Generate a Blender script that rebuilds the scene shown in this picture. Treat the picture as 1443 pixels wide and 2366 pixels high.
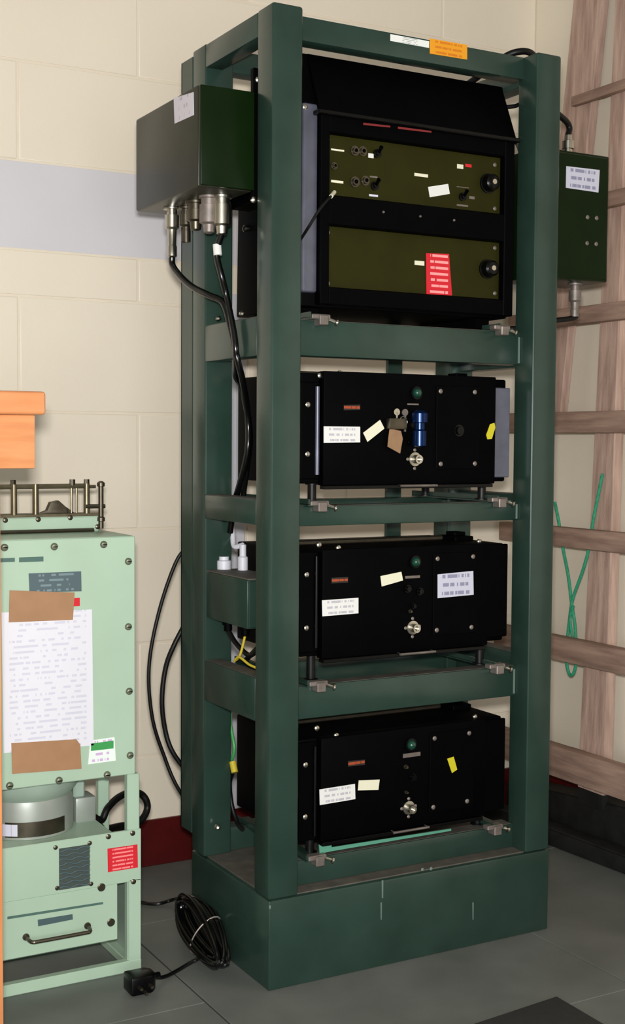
import bpy, bmesh, math, random
from mathutils import Vector, Matrix
random.seed(7)
for o in list(bpy.data.objects): bpy.data.objects.remove(o)
SC = bpy.context.scene
COL = SC.collection
# ------------------------------------------------------------------ camera
CAM = dict(f=3025.01, loc=Vector((-1.2759, -2.4591, 1.1877)), yaw=.5106, pitch=-.0538, roll=.0064)
def cam_axes():
    y, p, r = CAM['yaw'], CAM['pitch'], CAM['roll']
    fw = Vector((math.sin(y)*math.cos(p), math.cos(y)*math.cos(p), math.sin(p)))
    rt = Vector((math.cos(y), -math.sin(y), 0)); up = rt.cross(fw)
    c, s = math.cos(r), math.sin(r)
    return c*rt+s*up, -s*rt+c*up, fw
RT, UP, FW = cam_axes()
cd = bpy.data.cameras.new('camera'); cam = bpy.data.objects.new('camera', cd); COL.objects.link(cam)
cd.sensor_fit = 'VERTICAL'; cd.sensor_height = 36.0; cd.lens = 36.0*CAM['f']/2366.0
cam.matrix_world = Matrix(((RT.x, UP.x, -FW.x, CAM['loc'].x), (RT.y, UP.y, -FW.y, CAM['loc'].y), (RT.z, UP.z, -FW.z, CAM['loc'].z), (0, 0, 0, 1)))
cd.clip_start = .05
SC.camera = cam
def on(u, v, ax, val):                     # photo pixel -> point on the plane axis = val
    d = FW + RT*((u-721.5)/CAM['f']) - UP*((v-1183.0)/CAM['f'])
    t = (val-CAM['loc'][ax])/d[ax]
    return CAM['loc']+d*t
def PX(u, v, x): return on(u, v, 0, x)
def PY(u, v, y): return on(u, v, 1, y)
def PZ(u, v, z=0.0): return on(u, v, 2, z)
# ------------------------------------------------------------------ light and exposure
SC.view_settings.view_transform = 'Standard'; SC.view_settings.look = 'None'
SC.view_settings.exposure = -0.35; SC.view_settings.gamma = 1.0; SC.view_settings.use_curve_mapping = False
wd = bpy.data.worlds.new('world'); SC.world = wd; wd.use_nodes = True
wd.node_tree.nodes['Background'].inputs[0].default_value = (.75, .85, 1, 1)
wd.node_tree.nodes['Background'].inputs[1].default_value = 1.0
def area(name, loc, target, sx, sy, power, color):
    l = bpy.data.lights.new(name, 'AREA'); l.shape = 'RECTANGLE'; l.size = sx; l.size_y = sy; l.energy = power; l.color = color
    o = bpy.data.objects.new(name, l); COL.objects.link(o); o.location = loc
    o.rotation_euler = (Vector(target)-Vector(loc)).to_track_quat('-Z', 'Y').to_euler()
    return o
# fill light at two added, unseen windows (left wall, and behind the camera)
area('window_fill_1', (-3.52, -3.75, 1.05), (0, -3.75, 1.05), 1.6, 1.3, 60, (.93, .97, 1.0))
area('window_fill_2', (-1.75, -4.72, 1.05), (-1.75, 0, 1.05), 2.9, 1.3, 70, (.93, .97, 1.0))
# the photographer's flash, a hand's breadth above the lens
fs = area('camera_flash', CAM['loc']+UP*.09, CAM['loc']+UP*.09+FW, .09, .06, 96, (1.0, .985, .96))
# ------------------------------------------------------------------ materials
def s2l(c):
    f = lambda x: x/12.92 if x <= .04045 else ((x+.055)/1.055)**2.4
    return tuple(f(v/255.0) for v in c)+(1.0,)
def mat(name, rgb, rough=.5, metal=0.0, var=0.0, scale=20.0, bump=0.0, stretch=(1, 1, 1), rgb2=None, spec=.5, bscale=None, coat=0.0):
    m = bpy.data.materials.new(name); m.use_nodes = True; nt = m.node_tree; b = nt.nodes['Principled BSDF']
    b.inputs['Roughness'].default_value = rough; b.inputs['Metallic'].default_value = metal
    b.inputs['Specular IOR Level'].default_value = spec; b.inputs['Coat Weight'].default_value = coat
    c = s2l(rgb); b.inputs['Base Color'].default_value = c
    if var or bump or rgb2:
        tc = nt.nodes.new('ShaderNodeTexCoord'); mp = nt.nodes.new('ShaderNodeMapping'); mp.inputs['Scale'].default_value = stretch
        nt.links.new(tc.outputs['Object'], mp.inputs[0])
        nz = nt.nodes.new('ShaderNodeTexNoise'); nz.inputs['Scale'].default_value = scale; nz.inputs['Detail'].default_value = 6
        nt.links.new(mp.outputs[0], nz.inputs['Vector'])
        if var or rgb2:
            cr = nt.nodes.new('ShaderNodeValToRGB'); e = cr.color_ramp.elements
            e[0].position = .32; e[1].position = .68
            e[0].color = tuple(max(0, x*(1-var)) for x in c[:3])+(1,)
            e[1].color = s2l(rgb2) if rgb2 else tuple(min(1, x*(1+var)) for x in c[:3])+(1,)
            nt.links.new(nz.outputs['Fac'], cr.inputs[0]); nt.links.new(cr.outputs[0], b.inputs['Base Color'])
        if bump:
            n2 = nt.nodes.new('ShaderNodeTexNoise'); n2.inputs['Scale'].default_value = bscale or scale*6; n2.inputs['Detail'].default_value = 4
            nt.links.new(mp.outputs[0], n2.inputs['Vector'])
            bp = nt.nodes.new('ShaderNodeBump'); bp.inputs['Strength'].default_value = bump; bp.inputs['Distance'].default_value = .002
            nt.links.new(n2.outputs['Fac'], bp.inputs['Height']); nt.links.new(bp.outputs[0], b.inputs['Normal'])
    return m
def label_mat(name, paper, ink, rows=3, axis='X', dens=.5, xs=16.0, margin=.14):
    """printed or hand-written rows, too small to read: dashes in rows on plain paper"""
    m = bpy.data.materials.new(name); m.use_nodes = True; nt = m.node_tree; L = nt.links; b = nt.nodes['Principled BSDF']
    b.inputs['Roughness'].default_value = .6
    tc = nt.nodes.new('ShaderNodeTexCoord'); sp = nt.nodes.new('ShaderNodeSeparateXYZ'); L.new(tc.outputs['Generated'], sp.inputs[0])
    def mth(op, a, bb=None):
        n = nt.nodes.new('ShaderNodeMath'); n.operation = op
        for i, v in enumerate((a, bb)):
            if v is None: continue
            if isinstance(v, (int, float)): n.inputs[i].default_value = v
            else: L.new(v, n.inputs[i])
        return n.outputs[0]
    u, v = sp.outputs[axis], sp.outputs['Z']
    row = mth('MULTIPLY', v, float(rows)); fr = mth('FRACT', row); fl = mth('FLOOR', row)
    inrow = mth('MULTIPLY', mth('GREATER_THAN', fr, .3), mth('LESS_THAN', fr, .72))
    cb = nt.nodes.new('ShaderNodeCombineXYZ'); L.new(mth('MULTIPLY', u, xs), cb.inputs[0]); L.new(mth('MULTIPLY', fl, 7.3), cb.inputs[1])
    nz = nt.nodes.new('ShaderNodeTexNoise'); nz.inputs['Scale'].default_value = 1.0; nz.inputs['Detail'].default_value = 1; L.new(cb.outputs[0], nz.inputs['Vector'])
    on_ = mth('GREATER_THAN', nz.outputs['Fac'], 1-dens)
    mg = mth('MULTIPLY', mth('GREATER_THAN', u, margin), mth('LESS_THAN', u, 1-margin))
    fac = mth('MULTIPLY', mth('MULTIPLY', inrow, on_), mg)
    mx = nt.nodes.new('ShaderNodeMix'); mx.data_type = 'RGBA'; L.new(fac, mx.inputs[0])
    mx.inputs[6].default_value = s2l(paper); mx.inputs[7].default_value = s2l(ink); L.new(mx.outputs[2], b.inputs['Base Color'])
    return m
M = dict(
    cream=mat('cream_wall_paint', (232, 221, 202), .45, 0, .02, 3, .2, bscale=90),
    band=mat('grey_white_band_paint', (210, 207, 211), .5, 0, .02, 4, .15, bscale=90),
    mortar=mat('painted_mortar', (228, 216, 196), .6, 0, .03, 12, .3),
    maroon=mat('maroon_baseboard', (74, 14, 13), .4, 0, .15, 12, .1, spec=.3),
    tile=mat('vinyl_tile', (98, 102, 97), .42, 0, .09, 5, .12, rgb2=(110, 113, 108), bscale=60, spec=.3),
    seam=mat('floor_seam', (38, 38, 34), .8),
    ceil=mat('ceiling_paint', (150, 148, 143), .8),
    rack=mat('dark_green_rack_paint', (36, 56, 48), .25, 0, .10, 9, .06, rgb2=(41, 61, 53), spec=.45),
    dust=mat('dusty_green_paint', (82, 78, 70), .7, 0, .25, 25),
    boxgreen=mat('sheen_tinted_green', (42, 42, 32), .34, 0, .12, 14, .06, spec=.22),  # brown-grey sheen of the box's side face mixed into the green
    boxfront=mat('deep_green_paint', (12, 28, 7), .32, 0, .12, 14, .06, spec=.14),
    olive=mat('olive_panel_paint', (38, 37, 7), .5, 0, .10, 14, .05, spec=.1),
    black=mat('satin_black_paint', (2, 2, 3), .55, 0, .25, 16, .05, spec=.04),
    blackg=mat('gloss_black', (3, 3, 4), .28, spec=.2),
    rubber=mat('black_rubber', (9, 9, 9), .45, spec=.3),
    rubberg=mat('black_cable_pvc', (7, 8, 8), .2, spec=.5),
    sheen=mat('painted_sheen_grey', (92, 94, 108), .38, .35, .15, 20),  # grey stands in for the sheen on glossy black sides
    metal=mat('nickel_metal', (190, 186, 174), .28, 1.0, .1, 30),
    zinc=mat('dull_zinc', (128, 119, 113), .5, .6, .2, 40),
    mscrew=mat('greenish_screw_metal', (112, 116, 98), .45, .5, .1, 40),
    steel=mat('dark_steel', (92, 86, 74), .35, .9, .15, 40),
    bronze=mat('bronze_bar', (112, 104, 84), .38, .8, .2, 30),
    mint=mat('mint_green_enamel', (164, 188, 166), .42, 0, .04, 6, .05),
    mintd=mat('mint_grey_casting', (150, 168, 154), .45, .1, .08, 14),
    grey=mat('grey_enamel', (150, 156, 148), .4, .2, .06, 14),
    wood=mat('orange_varnished_wood', (196, 126, 80), .38, 0, .10, 7, .05, stretch=(1, 8, 8), rgb2=(204, 140, 92)),
    woodv=mat('orange_varnished_post', (200, 126, 76), .38, 0, .10, 7, .05, stretch=(8, 8, 1), rgb2=(208, 138, 88)),
    timber=mat('rough_brown_timber', (150, 120, 106), .75, 0, .2, 6, .5, stretch=(9, 1, 9), rgb2=(176, 146, 128)),
    timberv=mat('rough_brown_timber_upright', (174, 143, 128), .75, 0, .18, 6, .5, stretch=(9, 9, 1), rgb2=(198, 168, 152)),
    white=mat('white_paper', (218, 218, 214), .7), lilac=mat('lilac_paper', (205, 205, 222), .7),
    ivory=mat('ivory_paper', (218, 215, 190), .7), yellow=mat('yellow_tag', (196, 186, 30), .5),
    orange=mat('orange_plate', (176, 78, 34), .5), red=mat('red_label', (205, 22, 38), .45),
    redl=mat('red_strip', (112, 22, 28), .35), brown=mat('brown_tape', (158, 118, 84), .5, 0, .08, 20),
    tagbrown=mat('brown_card_tag', (140, 108, 78), .7, 0, .1, 40),
    blue=mat('blue_anodised', (14, 40, 84), .2, .7), green=mat('green_lens', (14, 60, 46), .12, 0, coat=.6),
    greenwire=mat('green_wire', (60, 150, 80), .4), yellowwire=mat('yellow_wire', (196, 176, 50), .4),
    rope=mat('green_rope', (44, 150, 112), .6, 0, .2, 120), trunk=mat('white_plastic', (206, 206, 214), .4),
    turq=mat('turquoise_edge', (84, 146, 122), .5), mat=mat('dark_floor_mat', (44, 44, 42), .8, 0, .15, 60, .3),
    slate=mat('slate_plate', (84, 104, 108), .35, .3), chip=mat('paint_chip', (98, 116, 107), .6),
    amber=mat('amber_plate', (232, 158, 20), .5), tar=mat('tarred_black', (26, 26, 24), .6, 0, .35, 18, .4, spec=.3),
    hole=mat('vent_dark', (60, 70, 66), .7),
    dkslot=mat('dark_slot', (70, 100, 92), .6),
)
M['lab2'] = label_mat('printed_label', (216, 216, 213), (176, 174, 182), 3, 'X', .55, 15)
M['labtop'] = label_mat('printed_top_label', (226, 228, 224), (165, 168, 168), 4, 'X', .55, 12, .3)
M['labamber'] = label_mat('amber_label', (224, 150, 20), (206, 116, 10), 3, 'X', .6, 14)
M['labhand'] = label_mat('handwritten_label', (192, 192, 208), (134, 134, 158), 3, 'X', .56, 14, .12)
M['labred'] = label_mat('red_notice', (200, 20, 38), (240, 150, 150), 7, 'X', .62, 9, .16)
M['labredw'] = label_mat('red_notice_wide', (204, 20, 38), (240, 130, 130), 6, 'X', .62, 14, .16)
M['labgreen'] = label_mat('green_sticker', (226, 236, 230), (200, 170, 210), 4, 'X', .5, 8)
M['paper'] = label_mat('printed_sheet', (216, 216, 224), (198, 198, 212), 26, 'X', .5, 14, .08)
M['plate'] = label_mat('engraved_plate', (74, 92, 98), (112, 132, 136), 4, 'X', .5, 10, .15)
M['laborange'] = label_mat('orange_print', (30, 20, 16), (150, 62, 28), 1, 'X', .62, 14, .02)
M['labside'] = label_mat('box_side_label', (204, 198, 208), (176, 170, 184), 3, 'Y', .4, 8, .2)
# ------------------------------------------------------------------ mesh helpers
ORG = {}
BOXY = set()
def bxm(x0, x1, y0, y1, z0, z1, bev=.0, seg=2):
    bm = bmesh.new(); bmesh.ops.create_cube(bm, size=1)
    for v in bm.verts: v.co = Vector(((x0+x1)/2+v.co.x*(x1-x0), (y0+y1)/2+v.co.y*(y1-y0), (z0+z1)/2+v.co.z*(z1-z0)))
    if bev: bmesh.ops.bevel(bm, geom=bm.edges[:], offset=bev, segments=seg, affect='EDGES', profile=.5)
    BOXY.add(id(bm)); return bm
def join(*bms):
    a = bms[0]
    for b in bms[1:]:
        me = bpy.data.meshes.new('t'); b.to_mesh(me); a.from_mesh(me); bpy.data.meshes.remove(me); b.free()
    return a
def frame_of(d):
    d = d.normalized(); a = Vector((0, 0, 1)) if abs(d.z) < .9 else Vector((1, 0, 0))
    u = d.cross(a).normalized(); return u, d.cross(u)
def cyl(p0, p1, r, seg=16, r2=None, bev=0):
    bm = bmesh.new(); p0, p1 = Vector(p0), Vector(p1); u, w = frame_of(p1-p0); r2 = r if r2 is None else r2
    rings = [(p0, r), (p1, r2)]
    if bev:
        d = (p1-p0).normalized(); rings = [(p0, r-bev), (p0+d*bev, r), (p1-d*bev, r2), (p1, r2-bev)]
    R = [[bm.verts.new(c+u*(rr*math.cos(2*math.pi*i/seg))+w*(rr*math.sin(2*math.pi*i/seg))) for i in range(seg)] for c, rr in rings]
    for a, b in zip(R, R[1:]):
        for i in range(seg): bm.faces.new((a[i], a[(i+1) % seg], b[(i+1) % seg], b[i]))
    bm.faces.new(R[0][::-1]); bm.faces.new(R[-1]); bmesh.ops.recalc_face_normals(bm, faces=bm.faces[:])
    return bm
def lathe(p0, d, prof, seg=20):            # prof: [(distance along d, radius)]
    bm = bmesh.new(); p0, d = Vector(p0), Vector(d).normalized(); u, w = frame_of(d)
    R = [[bm.verts.new(p0+d*t+u*(r*math.cos(2*math.pi*i/seg))+w*(r*math.sin(2*math.pi*i/seg))) for i in range(seg)] for t, r in prof]
    for a, b in zip(R, R[1:]):
        for i in range(seg): bm.faces.new((a[i], a[(i+1) % seg], b[(i+1) % seg], b[i]))
    bm.faces.new(R[0][::-1]); bm.faces.new(R[-1]); bmesh.ops.recalc_face_normals(bm, faces=bm.faces[:])
    return bm
def spline(pts, n=8, closed=False):
    P = [Vector(p) for p in pts]; out = []; N = len(P)
    for i in range(N if closed else N-1):
        g = (lambda k: P[k % N]) if closed else (lambda k: P[min(max(k, 0), N-1)])
        a, b, c, d = g(i-1), g(i), g(i+1), g(i+2)
        for k in range(n):
            t = k/n; out.append(.5*((2*b)+(c-a)*t+(2*a-5*b+4*c-d)*t*t+(3*b-a-3*c+d)*t**3))
    if not closed: out.append(P[-1])
    return out
def tube(pts, r, seg=10, n=8, closed=False, raw=False):
    P = [Vector(p) for p in pts] if raw else spline(pts, n, closed); bm = bmesh.new(); R = []; u = None; N = len(P)
    for i, p in enumerate(P):
        d = ((P[(i+1) % N]-P[i-1]) if closed else (P[min(i+1, N-1)]-P[max(i-1, 0)])).normalized()
        if u is None: u, _ = frame_of(d)
        u = (u-d*u.dot(d)).normalized(); w = d.cross(u)
        R.append([bm.verts.new(p+u*(r*math.cos(2*math.pi*k/seg))+w*(r*math.sin(2*math.pi*k/seg))) for k in range(seg)])
    for a, b in (list(zip(R, R[1:]))+([(R[-1], R[0])] if closed else [])):
        for i in range(seg): bm.faces.new((a[i], a[(i+1) % seg], b[(i+1) % seg], b[i]))
    if not closed: bm.faces.new(R[0][::-1]); bm.faces.new(R[-1])
    bmesh.ops.recalc_face_normals(bm, faces=bm.faces[:]); return bm
def prism(poly, vec, bev=0):               # polygon of points pushed along vec
    bm = bmesh.new(); vec = Vector(vec); a = [bm.verts.new(Vector(p)) for p in poly]; b = [bm.verts.new(Vector(p)+vec) for p in poly]; n = len(a)
    bm.faces.new(a); bm.faces.new(b[::-1])
    for i in range(n): bm.faces.new((a[i], b[i], b[(i+1) % n], a[(i+1) % n]))
    bmesh.ops.recalc_face_normals(bm, faces=bm.faces[:])
    if bev: bmesh.ops.bevel(bm, geom=bm.edges[:], offset=bev, segments=2, affect='EDGES', profile=.5)
    BOXY.add(id(bm)); return bm
def tag(o, label=None, cat=None, group=None, kind=None):
    for k, v in (('label', label), ('category', cat), ('group', group), ('kind', kind)):
        if v: o[k] = v
    return o
def thing(name, loc, label, cat, group=None):
    o = bpy.data.objects.new(name, None); COL.objects.link(o); o.empty_display_size = .05; o.location = loc; ORG[o] = Vector(loc)
    return tag(o, label, cat, group)
def obj(name, bm, m, parent=None, label=None, cat=None, group=None, kind=None, smooth=True, org=None):
    ang = 24 if id(bm) in BOXY else 40
    BOXY.discard(id(bm))
    o0 = ORG[parent] if parent else Vector(org or (0, 0, 0))
    if o0.length: bmesh.ops.translate(bm, verts=bm.verts, vec=-o0)
    me = bpy.data.meshes.new(name); bm.to_mesh(me); bm.free()
    me.materials.append(M[m] if isinstance(m, str) else m)
    if smooth:
        me.polygons.foreach_set('use_smooth', [True]*len(me.polygons)); me.set_sharp_from_angle(angle=math.radians(ang))
    o = bpy.data.objects.new(name, me); COL.objects.link(o); ORG[o] = o0
    if parent: o.parent = parent
    elif o0.length: o.location = o0
    return tag(o, label, cat, group, kind)
def copy_part(src, delta, parent):
    c = src.copy(); COL.objects.link(c); c.parent = parent; c.location = Vector(src.location)+Vector(delta); ORG[c] = ORG[parent]
    return c
def plate_px(name, corners, ax, val, m, parent, th=.0012, sign=-1, label=None):
    """thin flat label whose corners are photo pixels, lying on the plane axis = val"""
    v = [0, 0, 0]; v[ax] = sign*th
    return obj(name, prism([on(u, w, ax, val) for u, w in corners], v), m, parent, label, smooth=False)
def rect_px(name, u0, v0, u1, v1, y, m, parent, th=.0012, label=None):
    a, b = PY(u0, v0, y), PY(u1, v1, y)
    return obj(name, bxm(a.x, b.x, y-th, y, b.z, a.z), m, parent, label, smooth=False)
def screw_y(p, r, parent, m='zinc', d=.003, name='screw'):
    return obj(name, lathe((p.x, p.y, p.z), (0, -1, 0), [(0, r), (d*.5, r), (d, r*.6)], 10), m, parent)
# ------------------------------------------------------------------ room shell
WY, WX, CZ, LX, FY = .91, 1.417, 2.75, -3.6, -4.8
fl = obj('floor', bxm(LX, WX+.12, FY, WY+.12, -.05, -.003), 'seam', kind='structure')
ts = .857
for ix in range(-4, 3):
    x0 = -.14+ix*ts
    off = .015 if ix < 0 else .497-ts
    for iy in range(-6, 3):
        y0 = off+iy*ts; a0, a1, b0, b1 = max(x0, LX), min(x0+ts, WX), max(y0, FY), min(y0+ts, WY)
        if a1-a0 < .02 or b1-b0 < .02: continue
        obj('tile', bxm(a0+.0022, a1-.0022, b0+.0014, b1-.0014, -.004, 0, .0008, 1), 'tile', fl, smooth=False)
wb = obj('wall_back', bxm(LX-.12, WX+.12, WY+.002, WY+.12, 0, CZ), 'mortar', kind='structure')
courses = [(0.0, .31, 0), (.31, .627, 1), (.627, .944, 0), (.944, 1.261, 1), (1.261, 1.562, 0), (1.562, 1.682, 1), (1.91, 2.165, 0), (2.165, 2.42, 1), (2.42, 2.75, 0)]
blk = {}
for z0, z1, ph in courses:
    x = -.268+(.331 if ph else 0)-.662*4
    while x < WX:
        a, b = max(x, -2.4), min(x+.662, WX)
        if b-a > .02:
            key = (round(b-a, 3), round(z1-z0, 3))
            if key not in blk:
                t = bxm(0, b-a-.006, 0, .012, 0, z1-z0-.006, .0025, 2); me = bpy.data.meshes.new('block'); t.to_mesh(me); t.free(); me.materials.append(M['cream'])
                me.polygons.foreach_set('use_smooth', [True]*len(me.polygons)); me.set_sharp_from_angle(angle=math.radians(20)); blk[key] = me
            o = bpy.data.objects.new('block', blk[key]); COL.objects.link(o); o.parent = wb; o.location = (a+.003, WY, z0+.003)
        x += .662
obj('painted_band', bxm(-2.4, WX, WY+.0015, WY+.01, 1.684, 1.908, .001, 1), 'band', wb)
obj('wall_right', bxm(WX, WX+.12, FY, WY, 0, CZ), 'cream', kind='structure')
obj('ceiling', bxm(LX-.12, WX+.12, FY-.12, WY+.12, CZ, CZ+.1), 'ceil', kind='structure')
obj('wall_left', join(bxm(LX-.12, LX, FY, -4.6, 0, CZ), bxm(LX-.12, LX, -2.9, WY, 0, CZ), bxm(LX-.12, LX, -4.6, -2.9, 0, .4), bxm(LX-.12, LX, -4.6, -2.9, 1.7, CZ)), 'cream', kind='structure')
obj('wall_front', join(bxm(LX, -3.25, FY-.12, FY, 0, CZ), bxm(-.25, WX, FY-.12, FY, 0, CZ), bxm(-3.25, -.25, FY-.12, FY, 0, .4), bxm(-3.25, -.25, FY-.12, FY, 1.7, CZ)), 'cream', kind='structure')
def added_window(name, ax, a, b, plane):
    def bb(u0, u1, z0, z1):
        return bxm(plane-.1, plane-.05, u0, u1, z0, z1) if ax == 0 else bxm(u0, u1, plane-.1, plane-.05, z0, z1)
    w = obj(name, join(bb(a, b, .4, .46), bb(a, b, 1.64, 1.7), bb(a, a+.06, .46, 1.64), bb(b-.06, b, .46, 1.64), bb((a+b)/2-.025, (a+b)/2+.025, .46, 1.64)), 'white', kind='structure')
added_window('added_window_1', 0, -4.6, -2.9, LX); added_window('added_window_2', 1, -3.25, -.25, FY)  # both windows are unseen, added as openings for the fill light
obj('baseboard_back', bxm(LX, WX-.012, WY-.012, WY-.0005, 0, .13, .002, 1), 'maroon', kind='structure')
obj('baseboard_right', bxm(WX-.012, WX-.0005, FY, WY-.012, 0, .13, .002, 1), 'maroon', kind='structure')
# ------------------------------------------------------------------ equipment rack
W, D, H, HB, P = .7682, .408, 2.1, .199, .0723
rk = thing('equipment_rack', (W/2, D/2, 0), 'tall dark green steel equipment rack holding four black radio units', 'rack')
obj('base', bxm(0, W, 0, D, 0, HB-.0012, .004, 2), 'rack', rk)
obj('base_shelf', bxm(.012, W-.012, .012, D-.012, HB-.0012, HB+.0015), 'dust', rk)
for x in (0, W-P):
    for y in (0, D-P):
        obj('post', bxm(x, x+P, y, y+P, HB, H, .006, 3), 'rack', rk)
RY0, RY1 = .05, .05+.045
RAILS = dict(a=(2.047, 2.099), b=(1.374, 1.452), c=(1.002, 1.046), d=(.574, .648), e=(HB+.002, .258))
for k, (z0, z1) in RAILS.items():
    obj('front_rail', bxm(P-.001, W-P+.001, RY0, RY1, z0, z1, .003, 2), 'rack', rk)
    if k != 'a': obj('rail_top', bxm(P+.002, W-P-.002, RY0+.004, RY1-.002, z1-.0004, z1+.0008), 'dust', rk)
    zz0 = 1.396 if k == 'b' else z0
    obj('rear_rail', bxm(P-.001, W-P+.001, D-.06, D-.015, zz0, z1, .003, 2), 'rack', rk)
SIDE = dict(a=(2.045, 2.097), b=(1.371, 1.455), c=(1.006, 1.062), d=(.576, .672))
for x0, x1 in ((.0005, .045), (W-.045, W-.0005)):
    for k, (z0, z1) in SIDE.items():
        obj('side_rail', bxm(x0, x1, P-.001, D-P+.001, z0, z1, .003, 2), 'rack', rk)
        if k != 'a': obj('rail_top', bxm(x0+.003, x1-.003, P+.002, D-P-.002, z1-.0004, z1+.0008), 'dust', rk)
obj('rear_channel', join(bxm(.0, .006, D, D+.066, HB+.04, 2.088, .001, 1), bxm(.0, .07, D+.06, D+.066, HB+.04, 2.088, .001, 1), bxm(.064, .07, D, D+.066, HB+.04, 2.088, .001, 1)), 'rack', rk, label='upright channel bolted behind the rear post')
obj('rear_strap', bxm(PY(892, 850, D).x, PY(924, 850, D).x, D-.01, D+.002, HB+.002, 2.06), 'rack', rk)
# unit runners carried by front and rear rails
for k in 'bcde':
    z1 = RAILS[k][1]
    for xc in (.128, .64):
        obj('runner', join(bxm(xc-.02, xc+.02, .03, D-.012, z1+.0008, z1+.005), bxm(xc-.02, xc-.016, .03, D-.012, z1+.004, z1+.016)), 'rack', rk)
    for xc, s in ((.142, 1), (.632, 1)):
        c = obj('clamp', join(bxm(xc-.028, xc+.018, .028, .05, z1+.001, z1+.012, .002, 1), bxm(xc-.012, xc+.01, .022, .05, z1-.012, z1+.010, .002, 1)), 'zinc', rk, label='dull metal hold-down clamp')
        obj('clamp_screw', join(cyl((xc+.012, .036, z1+.004), (xc+.034, .030, z1-.004), .004, 8), lathe((xc+.030, .031, z1-.003), (.9, -.3, -.3), [(0, .004), (.002, .008), (.006, .008), (.008, .004)], 10)), 'metal', c)
# bolts
for u, v in ((511, 133),): obj('bolt', lathe(PY(u, v, D-P), (0, -1, 0), [(0, .008), (.006, .008), (.009, .004)], 10), 'metal', rk)
for u, v in ((505, 738), (505, 828), (560, 727), (478, 1934), (503, 1912)): obj('bolt', lathe(PX(u, v, .03), (-.6, -.5, .6), [(0, .007), (.006, .007), (.009, .003)], 10), 'metal', rk)
for u, v in ((975, 2009), (995, 2007)): screw_y(PY(u, v, .0), .004, rk, 'chip', .002)
rect_px('maker_label', 901, 79, 990, 111, RY0, 'labtop', rk)
a, b = PY(901, 80, RY0), PY(989, 111, RY0)
plate_px('amber_label', ((992, 89), (1078, 104), (1078, 138), (992, 124)), 1, RY0, 'labamber', rk, label='amber yellow label on the top beam')
for u, v0, v1, w in ((883, 2034, 2075, 4), (880, 2085, 2125, 3), (1092, 2085, 2125, 3), (623, 2092, 2100, 5)):
    plate_px('paint_scratch', ((u-w/2, v0), (u+w/2, v0), (u+w/3, v1), (u-w/3, v1)), 1, 0.0, 'chip', rk, .0004)
for z0, z1 in ((1.378, 1.440), (1.005, 1.04), (.58, .64)):
    obj('weld_scratch', bxm(W-P-.006, W-P-.001, RY0-.0012, RY0, z0, z1), 'chip', rk)
# turquoise edge of the lowest tray
plate_px('tray_edge', ((735, 1948), (764, 1943), (764, 1957), (1040, 1914), (1040, 1919), (764, 1966), (737, 1972)), 1, .046, 'turq', rk, .003, label='bare turquoise edge of the lowest tray')
# ------------------------------------------------------------------ top radio case
X0, X1, FYC = .104, .664, .05
rc = thing('radio_case', (.384, .21, 1.483), 'black radio case with two olive front panels and a sloping hood', 'radio')
prof = [(FYC+.012, 1.483), (FYC+.012, 1.898), (.088, 2.034), (.27, 2.034), (.372, 1.95), (.385, 1.483)]
obj('case_body', prism([(X0, y, z) for y, z in prof], (X1-X0, 0, 0), .004), 'black', rc)
obj('front_frame', join(bxm(.138, .160, .036, .063, 1.487, 1.896, .002, 1), bxm(.634, .662, .036, .063, 1.487, 1.896, .002, 1), bxm(.16, .634, .036, .063, 1.487, 1.525, .002, 1),
    bxm(.16, .634, .036, .063, 1.66, 1.724, .002, 1), bxm(.16, .634, .036, .063, 1.858, 1.896, .002, 1)), 'black', rc)
hd = obj('hood', prism([(X0+.026, .03, 1.902), (X0+.026, .036, 1.894), (X0+.026, .094, 2.026), (X0+.026, .088, 2.034)], (X1-X0-.03, 0, 0), .001), 'black', rc)
obj('hood_lip', bxm(X0+.02, X1+.004, .024, .05, 1.892, 1.902, .002, 1), 'blackg', rc)
a, b = PY(838, 286, .0235), PY(998, 303, .0235)
obj('red_strip', prism([PY(838, 284, .0235), PY(900, 291, .0235), PY(900, 295, .0235), PY(838, 289, .0235)], (0, -.002, 0)), 'redl', rc)
obj('red_strip', prism([PY(918, 293, .0235), PY(995, 303, .0235), PY(995, 307, .0235), PY(918, 298, .0235)], (0, -.002, 0)), 'redl', rc)
obj('side_flange', bxm(.1, .138, .05, .085, 1.512, 1.918, .006, 3), 'sheen', rc, label='side flange of the case, its sheen painted grey')
screw_y(PY(704, 247, .05), .006, rc, 'metal')
obj('case_foot', bxm(.13, .17, .10, .34, 1.4575, 1.4845), 'black', rc); obj('case_foot', bxm(.60, .64, .10, .34, 1.4575, 1.4845), 'black', rc)
OY = .054
pu = obj('front_panel', bxm(.1605, .6335, OY, OY+.01, 1.7245, 1.8575, .001, 1), 'olive', rc, label='olive upper front panel with switches and a knob')
pl = obj('front_panel', bxm(.1605, .6335, OY, OY+.01, 1.5255, 1.6595, .001, 1), 'olive', rc, label='olive lower front panel with a knob and a red notice')
for p, L_ in ((pu, ((757, 322), (1142, 381), (1142, 482))), (pl, ((757, 537), (757, 655), (1142, 573), (1142, 678)))):
    for u, v in L_: screw_y(PY(u, v, OY), .005, p)
def knob(u, v, p, r=.02):
    c = PY(u, v, OY)
    k = obj('knob', lathe(c, (0, -1, 0), [(0, r*1.15), (.004, r*1.15), (.005, r), (.022, r*.92), (.026, r*.7), (.027, r*.3)], 24), 'blackg', p)
    obj('knob_cap', lathe(c+Vector((0, -.0262, 0)), (0, -1, 0), [(0, r*.34), (.002, r*.3)], 14), 'metal', k)
knob(1126, 424, pu); knob(1124, 622, pl)
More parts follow.
